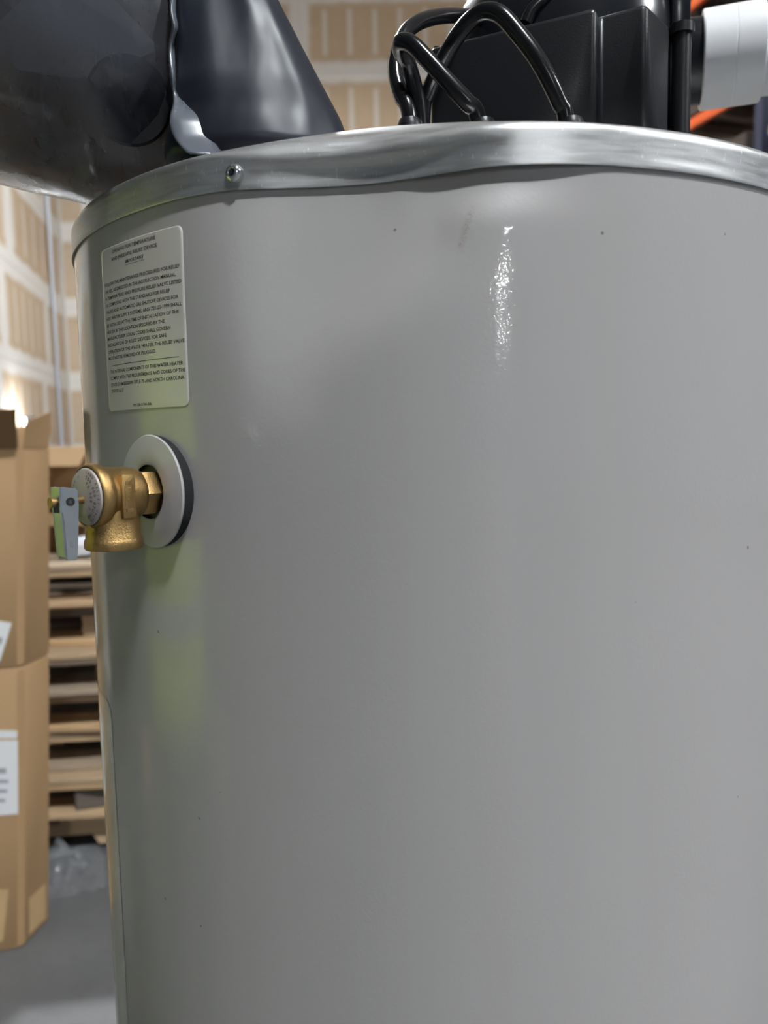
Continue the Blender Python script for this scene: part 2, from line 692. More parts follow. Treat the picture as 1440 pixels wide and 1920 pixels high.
ANG = []
a = -180.0
while a < 180:
    ANG.append(a)
    a += 0.5 if -66 <= a < 50 else 2.0
RJ = 0.2786


def jacket_r(th, z):
    d = 1.5265 - z
    k = max(0.0, 1 - max(0, d) / 0.125)
    g = k * k * (3 - 2 * k) * 0.75 + k * 0.25
    wdt = 1 - 0.62 * sstep(0, 0.11, d)
    cth = -12.8 - 7.0 * sstep(0, 0.11, d)
    thq = -12.8 + (th - cth) / wdt
    extra = (0.0006 + 0.0020 * sstep(-9, -3, th)) * sstep(-38, -24, th) * (1 - sstep(4, 14, th)) * (1 - sstep(0, 0.028, d))
    flat = 1 - sstep(-5, 3, th) * sstep(0.004, 0.03, d)      # the crease on the right stops the dent short
    return RJ - dent_s(thq) * g * flat - extra


zs = [0.035, 0.04, 0.06, 0.2, 0.4, 0.6, 0.8, 0.95, 1.05, 1.15, 1.25, 1.33, 1.38] + [1.40 + 0.004 * k for k in range(33)] + [1.5305]
bm = bmesh.new()
rings = [[bm.verts.new(pol(t, jacket_r(t, z) - (0.006 if z < 0.037 else 0), z)) for t in ANG] for z in zs]
bridge(bm, rings)
bm.faces.new(rings[0])
jacket = obj('jacket', bm, 'jacket', heater, sharp=60)
obj('base_ring', lathe([(0.255, 0.0), (0.262, 0.0), (0.262, 0.036), (0.255, 0.036)], 64, True), 'steel_dark', heater)

# top cap: hem, side, buckled shoulder, disc
bm = bmesh.new()
rings = []


def cap_profile(th):
    d = dent_s(th)
    kk = d / 0.0223
    # (radius, height) undented, then how the dent moves them (share of d, lift)
    base = [(0.0012, 1.5262, 1.0, 0), (0, 1.5258, 1.0, 0), (-0.0002, 1.5268, 1.0, 0), (0.0002, 1.5295, 1.01, 0), (0.0002, 1.5325, 1.0, 0.0002),
            (0.0002, 1.5350, 0.97, 0.0), (0.0002, 1.5375, 0.90, -0.0008), (0.0002, 1.5400, 0.83, -0.0020), (0.0002, 1.5420, 0.81, -0.0022),
            (0.0006, 1.5436, 0.84, -0.0002), (0.0015, 1.5449, 0.92, 0.0026), (0.0030, 1.5458, 1.04, 0.0062), (0.0050, 1.5462, 1.18, 0.0098),
            (0.0075, 1.5462, 1.32, 0.0122), (0.011, 1.5460, 1.46, 0.0130), (0.018, 1.5458, 1.60, 0.0112), (0.034, 1.5455, 1.6, 0.0050)]
    pts = [(R - q[0] - d * q[2], q[1] + kk * q[3]) for q in base] + [(R - 0.085, 1.5450), (0.10, 1.5450), (0.04, 1.5450)]
    return pts


prof = [cap_profile(t) for t in ANG]
for j in range(len(prof[0])):
    rings.append([bm.verts.new(pol(t, prof[i][j][0], prof[i][j][1])) for i, t in enumerate(ANG)])
bridge(bm, rings)
bm.faces.new(rings[-1])
tag(obj('top_cap', bm, 'galv', heater, sharp=70), 'galvanized steel cap with a buckled, dented edge')


# screw in the rim
def surf_frame(th, r, z):
    a = math.radians(th)
    n = Vector((math.sin(a), -math.cos(a), 0))
    t = Vector((math.cos(a), math.sin(a), 0))
    return frame(n * r + Vector((0, 0, z)), t, Vector((0, 0, 1)), n)


sf = surf_frame(-25.9, R - dent_s(-25.9), 1.5338)
scr = obj('screw', xf(lathe([(0.0046, -0.002), (0.0047, 0.0006), (0.0045, 0.0014), (0.0040, 0.0023), (0.0030, 0.0030), (0.0021, 0.00335), (0.0019, 0.0026), (0, 0.0024)], 32), sf), 'chrome', heater, sharp=0)
tag(scr, 'round head screw with a star recess')
star = [((0.00165 if k % 2 else 0.0010) * math.cos(PI * k / 6), (0.00165 if k % 2 else 0.0010) * math.sin(PI * k / 6)) for k in range(12)]
obj('star_recess', xf(prism(star, 0.0022, 0.00325), sf), 'ink', scr)


# ---- labels wrapped on the jacket
def wrap_patch(th0, th1, z0, z1, rc, off, nx=40, nz=24, corners=(1, 1, 1, 1)):
    """rounded rectangle following the jacket"""
    bm = bmesh.new()
    W = math.radians(th1 - th0) * RJ
    H = z1 - z0
    vs = []
    for j in range(nz + 1):
        # rows concentrated near the ends for the rounding
        v = 0.5 - 0.5 * math.cos(PI * j / nz)
        zz = v * H
        e0 = min(zz, H - zz)
        ins = rc - math.sqrt(max(0, rc * rc - (rc - e0) ** 2)) if e0 < rc else 0
        row = []
        top = zz > H / 2
        il = ins * (corners[0] if top else corners[2])
        ir = ins * (corners[1] if top else corners[3])
        for i in range(nx + 1):
            u = il + (W - il - ir) * i / nx
            th = th0 + math.degrees(u / RJ)
            z = z0 + zz
            row.append(bm.verts.new(pol(th, jacket_r(th, z) + off, z)))
        vs.append(row)
    for j in range(nz):
        for i in range(nx):
            bm.faces.new((vs[j][i], vs[j][i + 1], vs[j + 1][i + 1], vs[j + 1][i]))
    return bm


TH0, TH1 = -49.9, -32.8
lab = obj('warning_label', wrap_patch(TH0, TH1, 1.4187, 1.5130, 0.0035, 0.00022), 'label', heater)
sol = lab.modifiers.new('thick', 'SOLIDIFY')
sol.thickness = 0.00015
tag(lab, 'white warning label printed with black capitals')
LW = math.radians(TH1 - TH0) * RJ
LINES = [('OPENING FOR TEMPERATURE', 1.5098, 'C'), ('AND PRESSURE RELIEF DEVICE', 1.5057, 'C'), ('IMPORTANT', 1.5017, 'C'),
         ('FOLLOW THE MAINTENANCE PROCEDURES FOR RELIEF', 1.4924, 'L'), ('VALVES, AS DIRECTED IN THE INSTRUCTION MANUAL,', 1.4884, 'L'),
         ('A TEMPERATURE AND PRESSURE RELIEF VALVE LISTED', 1.4845, 'L'), ('AS COMPLYING WITH THE STANDARD FOR RELIEF', 1.4806, 'L'),
         ('VALVES AND AUTOMATIC GAS SHUTOFF DEVICES FOR', 1.4767, 'L'), ('HOT WATER SUPPLY SYSTEMS, ANSI Z21.22-1999 SHALL', 1.4728, 'L'),
         ('BE INSTALLED AT THE TIME OF INSTALLATION OF THE', 1.4689, 'L'), ('HEATER IN THE LOCATION SPECIFIED BY THE', 1.4650, 'L'),
         ('MANUFACTURER. LOCAL CODES SHALL GOVERN', 1.4612, 'L'), ('INSTALLATION OF RELIEF DEVICES. FOR SAFE', 1.4574, 'L'),
         ('OPERATION OF THE WATER HEATER, THE RELIEF VALVE', 1.4535, 'L'), ('MUST NOT BE REMOVED OR PLUGGED.', 1.4497, 'L'),
         ('THE INTERNAL COMPONENTS OF THIS WATER HEATER', 1.4418, 'L'), ('COMPLY WITH THE REQUIREMENTS AND CODES OF THE', 1.4380, 'L'),
         ('STATE OF MISSISSIPPI TITLE 75 AND NORTH CAROLINA', 1.4341, 'L'), ('STATUTE 66-27.', 1.4304, 'L'), ('P/N 238-51749-00A', 1.4212, 'S')]
RIGHT = {3: -33.4, 4: -34.0, 5: -33.2, 6: -35.1, 7: -33.8, 8: -33.3, 9: -33.8, 10: -36.2, 11: -35.3, 12: -36.0, 13: -33.1, 14: -38.0, 15: -33.5,
         16: -33.2, 17: -33.4, 18: -45.3}


def wrap_text(bm_all, b, zc):
    for v in b.verts:
        th = math.degrees(v.co.x / RJ)
        z = zc + v.co.y
        v.co = pol(th, jacket_r(th, z) + 0.00030, z)
    join(bm_all, b)


bm = bmesh.new()
rad = math.radians
for i, (s, z, al) in enumerate(LINES):
    b = text_bm(s, 0.00265 if al != 'S' else 0.0020, 'LEFT', 0.00004)
    x0 = min(v.co.x for v in b.verts)
    x1 = max(v.co.x for v in b.verts)
    if al == 'L':
        L0, L1 = rad(-49.1 + 0.35 * (i > 14)) * RJ, rad(RIGHT[i]) * RJ
    elif al == 'C':
        L1 = rad({0: -37.2, 1: -37.0, 2: -39.5}[i]) * RJ
        L0 = rad({0: -46.6, 1: -46.9, 2: -43.4}[i]) * RJ
    else:
        L0, L1 = rad(-43.2) * RJ, rad(-39.3) * RJ
    for v in b.verts:
        v.co.x = L0 + (v.co.x - x0) / (x1 - x0) * (L1 - L0)
    wrap_text(bm, b, z)
for za, ta, tb, hh in ((1.4998, -43.5, -39.4, 0.00022), (1.4452, -48.2, -34.1, 0.00030)):
    n = 24
    va = [bm.verts.new(pol(ta + (tb - ta) * k / n, RJ + 0.0003, za)) for k in range(n + 1)]
    vb = [bm.verts.new(pol(ta + (tb - ta) * k / n, RJ + 0.0003, za + hh)) for k in range(n + 1)]
    for k in range(n):
        bm.faces.new((va[k], va[k + 1], vb[k + 1], vb[k]))
tag(obj('lettering', bm, 'ink', lab, smooth=False), 'black printed capitals')

l2 = obj('instruction_label', wrap_patch(-98, -55.6, 0.62, 1.2285, 0.010, 0.00022, 40, 40), 'label_grey', heater)
tag(l2, 'pale label wrapped far round the side of the jacket')

# ---- relief valve, its plate and gasket
VT, VZ = -39.0, 1.3722
vf = surf_frame(VT, RJ, VZ)                # local x: along the jacket, y: up, z: out of the jacket
dn = math.radians(-42.3)
dnv = Vector((math.sin(dn), -math.cos(dn), 0))
df = frame(vf.translation - dnv * 0.0046 - Vector((0.0016, 0, 0)), Vector((math.cos(dn), math.sin(dn), 0)), Vector((0, 0, 1)), dnv)   # trim ring sits slightly askew
obj('foam_gasket', xf(lathe([(0.012, -0.004), (0.0312, -0.0045), (0.0316, 0.002), (0.0312, 0.0062), (0.012, 0.0062)], 64, True), df), 'foam', heater)
tag(obj('escutcheon_plate', xf(lathe([(0.0145, 0.0062), (0.0314, 0.0058), (0.0319, 0.0066), (0.0314, 0.0074), (0.024, 0.0084), (0.0168, 0.0092), (0.0152, 0.0088), (0.0148, 0.0064)], 72, True), df), 'plastic', heater), 'grey plastic trim ring round the valve')
obj('well', xf(lathe([(0.0, 0.0030), (0.0150, 0.0030), (0.0150, 0.0062)], 40), vf), 'ink', heater)
# brass body: hexagonal neck, barrel with collar, outlet spout
bm = lathe([(0.0, 0.001), (0.0112, 0.001), (0.0112, 0.006)], 6)
hexb = lathe([(0.0108, 0.004), (0.0128, 0.0055), (0.0133, 0.0075), (0.0133, 0.0135), (0.0125, 0.0150), (0.0, 0.0150)], 6)
join(bm, hexb)
barrel = lathe([(0.0, 0.0135), (0.0120, 0.0138), (0.0135, 0.0150), (0.0143, 0.0175), (0.0148, 0.021), (0.0150, 0.028), (0.0152, 0.0345), (0.0158, 0.0358),
                (0.0168, 0.0368), (0.0172, 0.0385), (0.0172, 0.0412), (0.0166, 0.0428), (0.0158, 0.0432), (0.0150, 0.0418), (0.0, 0.0418)], 56)
join(bm, barrel)
spout = lathe([(0.0, 0.0), (0.0120, 0.0), (0.0136, 0.004), (0.0141, 0.012), (0.0143, 0.0225), (0.0149, 0.0236), (0.0152, 0.0250), (0.0151, 0.0278), (0.0146, 0.0287), (0.0118, 0.0287), (0.0112, 0.0260), (0.0, 0.0250)], 48)
join(bm, spout, Matrix.Translation((0, 0, 0.0290)) @ Matrix.Rotation(PI / 2, 4, 'X'))
valve = obj('relief_valve', xf(bm, vf), 'brass', heater, sharp=45)
tag(valve, 'cast brass relief valve with a downward outlet')
# raised flat boss on the side with cast marks
bm = boxbm((0.0105, -0.0118, 0.0245), (0.0160, 0.0112, 0.0325), 0.0006, 2)
for y, h in ((0.0070, 0.0018), (-0.0075, 0.0018)):
    box(bm, (0.0159, y - h / 2, 0.0266), (0.0163, y + h / 2, 0.0304))
for z in (0.0260, 0.0306):
    box(bm, (0.0159, -0.0055, z), (0.0162, 0.0055, z + 0.0005))
obj('raised_boss', xf(bm, vf), 'brass', valve, sharp=30)
obj('cap_seal', xf(lathe([(0.0148, 0.0416), (0.0156, 0.0418), (0.0156, 0.0430), (0.0146, 0.0432)], 48, True), vf), 'ink', valve)
PLZ = 0.0448
obj('name_plate', xf(lathe([(0.0150, 0.0424), (0.0151, 0.0432), (0.0146, 0.0440), (0.0120, PLZ), (0.0080, PLZ + 0.0006), (0.0, PLZ + 0.0008)], 56), vf), 'alu', valve)
bm = bmesh.new()


def arc_text(s, rad0, size, a_mid, span):
    n = len(s)
    for k, ch in enumerate(s):
        if ch == ' ':
            continue
        a = a_mid + span * (0.5 - (k + 0.5) / n)
        b = text_bm(ch, size, 'CENTER', 0.00002)
        m = Matrix.Translation((0, 0, 0)) @ Matrix.Rotation(a - PI / 2, 4, 'Z') @ Matrix.Translation((0, rad0, 0))
        xf(b, m)
        for v in b.verts:
            rr = math.hypot(v.co.x, v.co.y)
            v.co.z = 0.0441 + (0.0146 - rr) * 0.27 + 0.00025 if rr > 0.012 else PLZ + (0.012 - rr) * 0.15 + 0.00025
        join(bm, b)


arc_text('LAND RELIEF VALVE', 0.0133, 0.0020, math.radians(5), math.radians(150))
arc_text('500,000 BTU/HR', 0.0108, 0.0026, math.radians(0), math.radians(150))
arc_text('TX SER T-', 0.0080, 0.0024, math.radians(0), math.radians(130))
arc_text('150 PSI 210 F', 0.0108, 0.0022, math.radians(180), math.radians(150))
obj('lettering', xf(bm, vf), 'ink', valve, smooth=False)
# lever: folded channel hanging from the stem
bm = bmesh.new()


def lever_side(x0, x1):
    # outline in (z out of jacket, y up)
    out = [(0.0505, 0.0045), (0.0520, 0.0062), (0.0560, 0.0064), (0.0605, 0.0072), (0.0640, 0.0068), (0.0640, 0.0000), (0.0632, -0.0120), (0.0624, -0.0270),
           (0.0608, -0.0300), (0.0545, -0.0305), (0.0530, -0.0280), (0.0512, -0.0120), (0.0503, -0.0020)]
    out = [(0.0503 + (z - 0.0503) * 0.74, y) for z, y in out]
    vs0 = [bm.verts.new((x0, y, z)) for z, y in out]
    vs1 = [bm.verts.new((x1, y, z)) for z, y in out]
    bm.faces.new(vs0)
    bm.faces.new(vs1)
    n = len(out)
    for k in range(n):
        bm.faces.new((vs0[k], vs0[(k + 1) % n], vs1[(k + 1) % n], vs1[k]))


lever_side(0.0030, 0.0041)
lever_side(-0.0041, -0.0030)
web = [(0.0070, 0.0604), (0.0, 0.0604), (-0.0060, 0.0600), (-0.0285, 0.0589)]
for (ya, za), (yb, zb) in zip(web, web[1:]):
    if ya == 0.0:
        continue                            # slot where the stem comes through
    vs = [bm.verts.new(p) for p in ((-0.0041, ya, za), (0.0041, ya, za), (0.0041, yb, zb), (-0.0041, yb, zb),
                                    (-0.0041, ya, za - 0.0011), (0.0041, ya, za - 0.0011), (0.0041, yb, zb - 0.0011), (-0.0041, yb, zb - 0.0011))]
    for q in ((0, 1, 2, 3), (7, 6, 5, 4), (0, 4, 5, 1), (1, 5, 6, 2), (2, 6, 7, 3), (3, 7, 4, 0)):
        bm.faces.new([vs[k] for k in q])
# crimp tabs near the lower end
box(bm, (0.0041, -0.0235, 0.0545), (0.0044, -0.0205, 0.0562), 0.0001)
lev = obj('lever', xf(bm, vf @ Matrix.Translation((0, -0.0010, 0))), 'zinc', valve, sharp=25)
tag(lev, 'zinc plated folded test lever')
obj('pivot_pin', xf(tube([Vector((-0.0044, -0.0015, 0.0548)), Vector((0.0044, -0.0015, 0.0548))], 0.0016, 16), vf), 'steel_dark', valve)
obj('pivot_eye', xf(lathe([(0.0010, 0.0), (0.0022, 0.0), (0.0022, 0.0005), (0.0010, 0.0005)], 20, True), vf @ frame(Vector((0.0042, -0.0015, 0.0548)), Vector((0, 1, 0)), Vector((0, 0, 1)), Vector((1, 0, 0)))), 'ink', valve)
obj('stem', xf(lathe([(0.0, 0.044), (0.0018, 0.044), (0.0018, 0.0612), (0.0026, 0.0615), (0.0026, 0.0634), (0.0, 0.0638)], 20), vf @ Matrix.Translation((0, -0.0015, 0))), 'brass', valve)

# ---- blower on the cap
H0 = heater.location.copy()


def rel(v):
    return Vector(v) - H0


ZT = 1.675


def pt2(px, py):
    q = rel(onz(px, py, ZT))
    return (q.x, q.y)


Lp, Rp, Sp, Tp, Up = pt2(806, 88), pt2(1118, 11), pt2(1133, 25), pt2(1212, 4), pt2(1256, 47)
hc = rel((0.1500, 0.650, 0))
# volute housing behind the cover
bm = lathe([(0.0, 1.5455), (0.0930, 1.5455), (0.0930, 1.690), (0.0918, 1.706), (0.088, 1.722), (0.080, 1.735), (0.068, 1.744), (0.05, 1.748), (0.0, 1.749)], 64)
blower = obj('blower_housing', xf(bm, Matrix.Translation((hc.x, hc.y, 0))), 'gloss_black', heater, sharp=50)
tag(blower, 'black plastic blower housing')
# front cover: stepped box with a groove and a slanting end
poly = [Lp, Rp, (Sp[0] - 0.003, Sp[1] + 0.002), Tp, Up, (Up[0] + 0.004, Up[1] + 0.05), (Lp[0] + 0.05, Lp[1] + 0.07), (Lp[0] + 0.004, Lp[1] + 0.03)]
zb = 1.5452
bm = prism(poly, zb, ZT, 0.0035, 3)
cov = obj('blower_cover', bm, 'black', blower, sharp=50)
# cut the arched opening under the right-hand corner
cut = bmesh.new()
e1 = Vector((Rp[0] - Lp[0], Rp[1] - Lp[1], 0)).normalized()
n1 = Vector((e1.y, -e1.x, 0))
p0 = Vector((Tp[0], Tp[1], 0))
arch = [(-0.056, 1.40), (-0.056, 1.563), (-0.020, 1.577), (0.045, 1.563), (0.045, 1.40)]
va = [cut.verts.new(p0 + e1 * u + n1 * 0.03 + Vector((0, 0, z))) for u, z in arch]
vb = [cut.verts.new(p0 + e1 * u - n1 * 0.012 + Vector((0, 0, z))) for u, z in arch]
cut.faces.new(va)
cut.faces.new(vb)
for k in range(len(arch)):
    cut.faces.new((va[k], va[(k + 1) % 5], vb[(k + 1) % 5], vb[k]))
bmesh.ops.recalc_face_normals(cut, faces=cut.faces)
cme = bpy.data.meshes.new('cut')
cut.to_mesh(cme)
cut.free()
cob = bpy.data.objects.new('cut', cme)
C.objects.link(cob)
cob.location = H0
bo = cov.modifiers.new('cut', 'BOOLEAN')
bo.operation = 'DIFFERENCE'
bo.object = cob
bo.solver = 'EXACT'
bpy.context.view_layer.update()
dg = bpy.context.evaluated_depsgraph_get()
nme = bpy.data.meshes.new_from_object(cov.evaluated_get(dg))
cov.modifiers.clear()
cov.data = nme
bpy.data.objects.remove(cob)
bpy.data.meshes.remove(cme)
# cord guard tab left of the cover, corner post with strap on its right
q = rel(ony(822, 90, 0.60))
obj('latch_tab', boxbm((q.x - 0.004, q.y - 0.004, 1.545), (q.x + 0.004, q.y + 0.006, q.z), 0.0012, 2), 'gloss_black', blower)
q = rel(ony(1277, 150, 0.575))
obj('corner_post', xf(lathe([(0.0, 1.545), (0.0068, 1.545), (0.0064, q.z + 0.034), (0.0, q.z + 0.034)], 24), Matrix.Translation((q.x, q.y, 0))), 'black', blower)
obj('strap', xf(lathe([(0.006, q.z + 0.030), (0.0085, q.z + 0.030), (0.0085, q.z + 0.0365), (0.006, q.z + 0.0365)], 24, True), Matrix.Translation((q.x, q.y, 0))), 'black', blower)
obj('corner_fin', boxbm((q.x - 0.007, q.y + 0.001, q.z + 0.0345), (q.x + 0.007, q.y + 0.02, 1.735), 0.002, 2), 'gloss_black', blower)
# curved rib over the motor (top of the picture)
rib = smooth_path([rel(ony(985, 45, 0.565)), rel(ony(1000, 15, 0.565)), rel(ony(1040, -12, 0.565)), rel(ony(1100, -25, 0.57))], 8)
obj('rib', tube(rib, 0.0045, 12), 'rubber', blower)
# exhaust: black stub, white coupling and pipe
pd = Vector((0.95, -0.31, 0.0)).normalized()
pc = rel(ony(1314, 115, 0.72))
pf = frame(pc, pd.cross(Vector((0, 0, 1))), Vector((0, 0, 1)), pd)
obj('outlet_stub', xf(lathe([(0.0, -0.09), (0.0350, -0.09), (0.0350, 0.004), (0.0, 0.004)], 48), pf), 'gloss_black', blower)
PR = 0.0398
cpl = obj('vent_coupling', xf(lathe([(0.0352, 0.0), (PR - 0.0012, 0.0), (PR, 0.0012), (PR, 0.0255), (PR - 0.0004, 0.0258), (PR - 0.0004, 0.0263), (PR, 0.0266), (PR, 0.0480), (PR - 0.001, 0.0490), (0.0352, 0.0490)], 72, True), pf), 'pvc', heater, sharp=35)
tag(cpl, 'white plastic pipe coupling')
tag(obj('vent_pipe', xf(lathe([(0.0315, 0.030), (0.0351, 0.030), (0.0351, 0.13), (0.0315, 0.13)], 64, True), pf), 'pvc', heater), 'white plastic pipe end')

# power cords looping over the rim
def cord(pts, name='power_cord', r=0.0047):
    return obj(name, tube(smooth_path([rel(ony(*p)) for p in pts], 10), r, 16), 'rubber', heater, sharp=0)


CAPZ = 1.5452


def foot(px, y):                           # point on the cap under a column of the picture at distance y
    d = ray(px, 250)
    return (px, 960 - FPX * 0, y)


def cord2(pts, end_a=None, end_b=None):
    P = [rel(ony(*p)) for p in pts]
    if end_a:
        P = [Vector((P[0].x + end_a[0], P[0].y + end_a[1], CAPZ + 0.001))] + P
    if end_b:
        P = P + [Vector((P[-1].x + end_b[0], P[-1].y + end_b[1], CAPZ + 0.001))]
    return obj('power_cord', tube(smooth_path(P, 10), 0.0047, 16), 'rubber', heater, sharp=0)


cord2([(905, 35, 0.60), (855, 29, 0.555), (800, 36, 0.52), (764, 58, 0.50), (745, 100, 0.49), (742, 140, 0.485), (752, 180, 0.48), (767, 214, 0.475)], None, (0.004, 0.0))
cord2([(787, 216, 0.478), (778, 165, 0.476), (765, 120, 0.470), (751, 95, 0.462), (752, 79, 0.455), (772, 83, 0.450), (800, 110, 0.447), (840, 154, 0.445), (876, 192, 0.445), (896, 219, 0.447)], (0.002, 0.0), (0.004, 0.003))
cord2([(793, 214, 0.484), (802, 175, 0.482), (822, 130, 0.475), (848, 82, 0.465), (880, 40, 0.455), (910, 22, 0.448), (940, 29, 0.443), (975, 68, 0.440), (1005, 108, 0.438), (1030, 152, 0.438), (1050, 195, 0.440), (1060, 219, 0.441)], (0.0, 0.003), (0.003, 0.002))
for px, py, y in ((768, 225, 0.476), (905, 226, 0.448), (1070, 224, 0.442)):
    q = rel(ony(px, py, y))
    obj('cord_bushing', xf(lathe([(0.0, CAPZ), (0.0078, CAPZ), (0.0078, q.z - 0.004), (0.0062, q.z), (0.0, q.z)], 20), Matrix.Translation((q.x, q.y, 0))), 'black', heater)


# ================================================================== BAG ON THE CAP
bag = thing('plastic_bag', 'dark translucent plastic bag of vent parts lying over the heater rim', 'plastic bag', (-0.10, 0.53, 1.546))
B0 = bag.location.copy()
bm = bmesh.new()
# roll that overhangs the rim
ax = Vector((-0.62, -0.785, 0)).normalized()
side = Vector((ax.y, -ax.x, 0))
ringsA = []
NA = 72
stA = [(-0.052, 0.030), (-0.046, 0.055), (-0.034, 0.074), (-0.015, 0.080), (0.03, 0.080), (0.07, 0.079), (0.11, 0.080), (0.15, 0.078), (0.19, 0.070), (0.215, 0.050), (0.225, 0.022)]
cA = Vector((-0.170, 0.506, 0))
rng = random.Random(3)


def wr(a, s):                               # soft creases
    return 0.0009 * math.sin(5 * a + 30 * s) + 0.0007 * math.sin(9 * a - 18 * s + 1) + 0.0003 * math.sin(17 * a + 60 * s)


s0 = stA[0][0]
dense = []
for (sa, ra), (sb, rb) in zip(stA, stA[1:]):
    for k in range(3):
        t = k / 3
        dense.append((sa + (sb - sa) * t, ra + (rb - ra) * t))
dense.append(stA[-1])
for s, r in dense:
    c = cA + ax * s
    ring = []
    for k in range(NA):
        a = 2 * PI * k / NA
        rr = r + wr(a, s)
        up_ = math.sin(a) * rr
        # slightly flattened where it rests
        z = 1.5505 + 0.080 + up_ * (1.0 if up_ > 0 else 0.99)
        ring.append(bm.verts.new(c + side * (math.cos(a) * rr * 1.0) + Vector((0, 0, max(z, 1.5500 if s < 0.03 else 1.546))) - B0))
    ringsA.append(ring)
bridge(bm, ringsA)
bm.faces.new(ringsA[0])
bm.faces.new(ringsA[-1])
tag(obj('bag_film', bm, 'film', bag, sharp=0), 'grey see-through film of the bag')
bm = bmesh.new()
# upright fold leaning against the roll
ringsB = []
rows = [(330, 318, 676), (300, 316, 668), (262, 322, 652), (232, 330, 640), (205, 318, 626), (180, 321, 613), (140, 324, 592), (100, 322, 571), (60, 321, 551), (30, 318, 535), (0, 321, 520),
        (-60, 322, 488), (-120, 324, 450), (-180, 330, 415), (-220, 345, 395)]
NB = 72
for i, (py, xl, xr) in enumerate(rows):
    yc = 0.470
    a_, b_ = ony(xl, py, yc), ony(xr, py, yc)
    c = (a_ + b_) / 2
    hw = (b_ - a_).length / 2
    ring = []
    for k in range(NB):
        t = 2 * PI * k / NB
        ct, st = math.cos(t), math.sin(t)
        e = 0.82                            # boxier than a circle
        cx = math.copysign(abs(ct) ** e, ct)
        cy = math.copysign(abs(st) ** e, st)
        fold = 0.0012 * math.sin(5 * t + i * 0.35) * (0.3 + 0.7 * abs(st)) + 0.0005 * math.sin(13 * t - i * 0.5)
        p = c + (b_ - a_).normalized() * (cx * hw) + Vector((0, 1, 0)) * (cy * (hw * 0.80) + fold)
        p.z = max(p.z, 1.5462)
        ring.append(bm.verts.new(p - B0))
    ringsB.append(ring)
bridge(bm, ringsB)
bm.faces.new(ringsB[0])
bm.faces.new(ringsB[-1])
tag(obj('bag_neck', bm, 'film_dark', bag, sharp=0), 'dark navy gathered neck of the bag')
# crimped seam down the fold, its highlight painted as paler film
seam = [(318, -60), (320, -20), (316, 20), (324, 45), (317, 72), (315, 95), (317, 125), (318, 150), (323, 172), (326, 195), (318, 212), (317, 235), (324, 258), (338, 275), (352, 290)]
bm = bmesh.new()
va, vb, vc = [], [], []
for i, (px, py) in enumerate(seam):
    y = 0.444 + 0.003 * math.sin(i * 1.7) - 0.022 * sstep(150, 290, py)
    va.append(bm.verts.new(ony(px, py, y) - B0))
    vb.append(bm.verts.new(ony(px + 4 + 3 * math.sin(i * 2.1), py, y - 0.004) - B0))
    vc.append(bm.verts.new(ony(px + 13 + 60 * sstep(170, 230, py), py + 3 + 6 * math.sin(i), y + 0.002) - B0))
for v_ in va + vb + vc:
    v_.co.z = max(v_.co.z, 1.5485 - B0.z)
for k in range(len(seam) - 1):
    bm.faces.new((va[k], vb[k], vb[k + 1], va[k + 1]))
    bm.faces.new((vb[k], vc[k], vc[k + 1], vb[k + 1]))
sm = obj('seam', bm, 'film_edge', bag, sharp=0)
md = sm.modifiers.new('s', 'SUBSURF')
md.levels = md.render_levels = 2
md = sm.modifiers.new('t', 'SOLIDIFY')
md.thickness = 0.0008
tag(sm, 'crumpled seam of the plastic film, its highlight painted pale')
# what shows through the film
q = ony(242, 190, 0.452)
vn = (Vector((0, 0, CZ)) - q).normalized()
vx = vn.cross(Vector((0, 0, 1))).normalized()
elb = lathe([(0.0, 0.0), (0.0215, 0.0), (0.0232, -0.002), (0.0232, -0.010), (0.0, -0.010)], 40)
e = obj('pipe_cap', xf(elb, frame(Vector((0, 0, 0)), vx, vn.cross(vx), vn)), 'gloss_black', None)
e.location = q
tag(e, 'round black pipe cap inside the plastic bag', 'pipe cap')
p3 = [ony(-20, 60, 0.470), ony(30, 130, 0.474), ony(160, 150, 0.486), ony(300, 92, 0.505), ony(215, 0, 0.502), ony(80, -40, 0.484)]
bm = bmesh.new()
cc = sum(p3, Vector()) / 6
fr_ = [bm.verts.new(p - cc) for p in p3]
bk_ = [bm.verts.new(p - cc + Vector((0.0, 0.004, 0.001))) for p in p3]
bm.faces.new(fr_)
bm.faces.new(bk_[::-1])
for k in range(6):
    bm.faces.new((fr_[k], bk_[k], bk_[(k + 1) % 6], fr_[(k + 1) % 6]))
e = obj('manual', bm, 'manual', None, smooth=False)
e.location = cc
tag(e, 'folded grey paper manual inside the plastic bag', 'manual')


# ================================================================== CARTONS ON THE LEFT
CN = Vector((-1.033, 2.034, 0))             # near right bottom corner
FD = Vector((-0.965, -0.26, 0)).normalized()
SD = Vector((0.16, 0.987, 0)).normalized()
LEAN = Vector((0.083 / 1.46, 0.016 / 1.46, 0))


def cp3(u, v, z, out=0.0):                  # point on the leaning carton pile: u along the front to the left, v back
    nf = Vector((FD.y, -FD.x, 0)) * -1
    nf = nf if nf.y < 0 else -nf
    return CN + FD * u + SD * v + LEAN * z + Vector((0, 0, z)) + nf * out


def slab(parent_loc, p, th):
    bm = bmesh.new()
    a = [bm.verts.new(x - parent_loc) for x in p]
    n = (p[1] - p[0]).cross(p[2] - p[0]).normalized() * th
    b = [bm.verts.new(x + n - parent_loc) for x in p]
    bm.faces.new(a)
    bm.faces.new(b[::-1])
    k = len(p)
    for i in range(k):
        bm.faces.new((a[i], b[i], b[(i + 1) % k], a[(i + 1) % k]))
    return bm


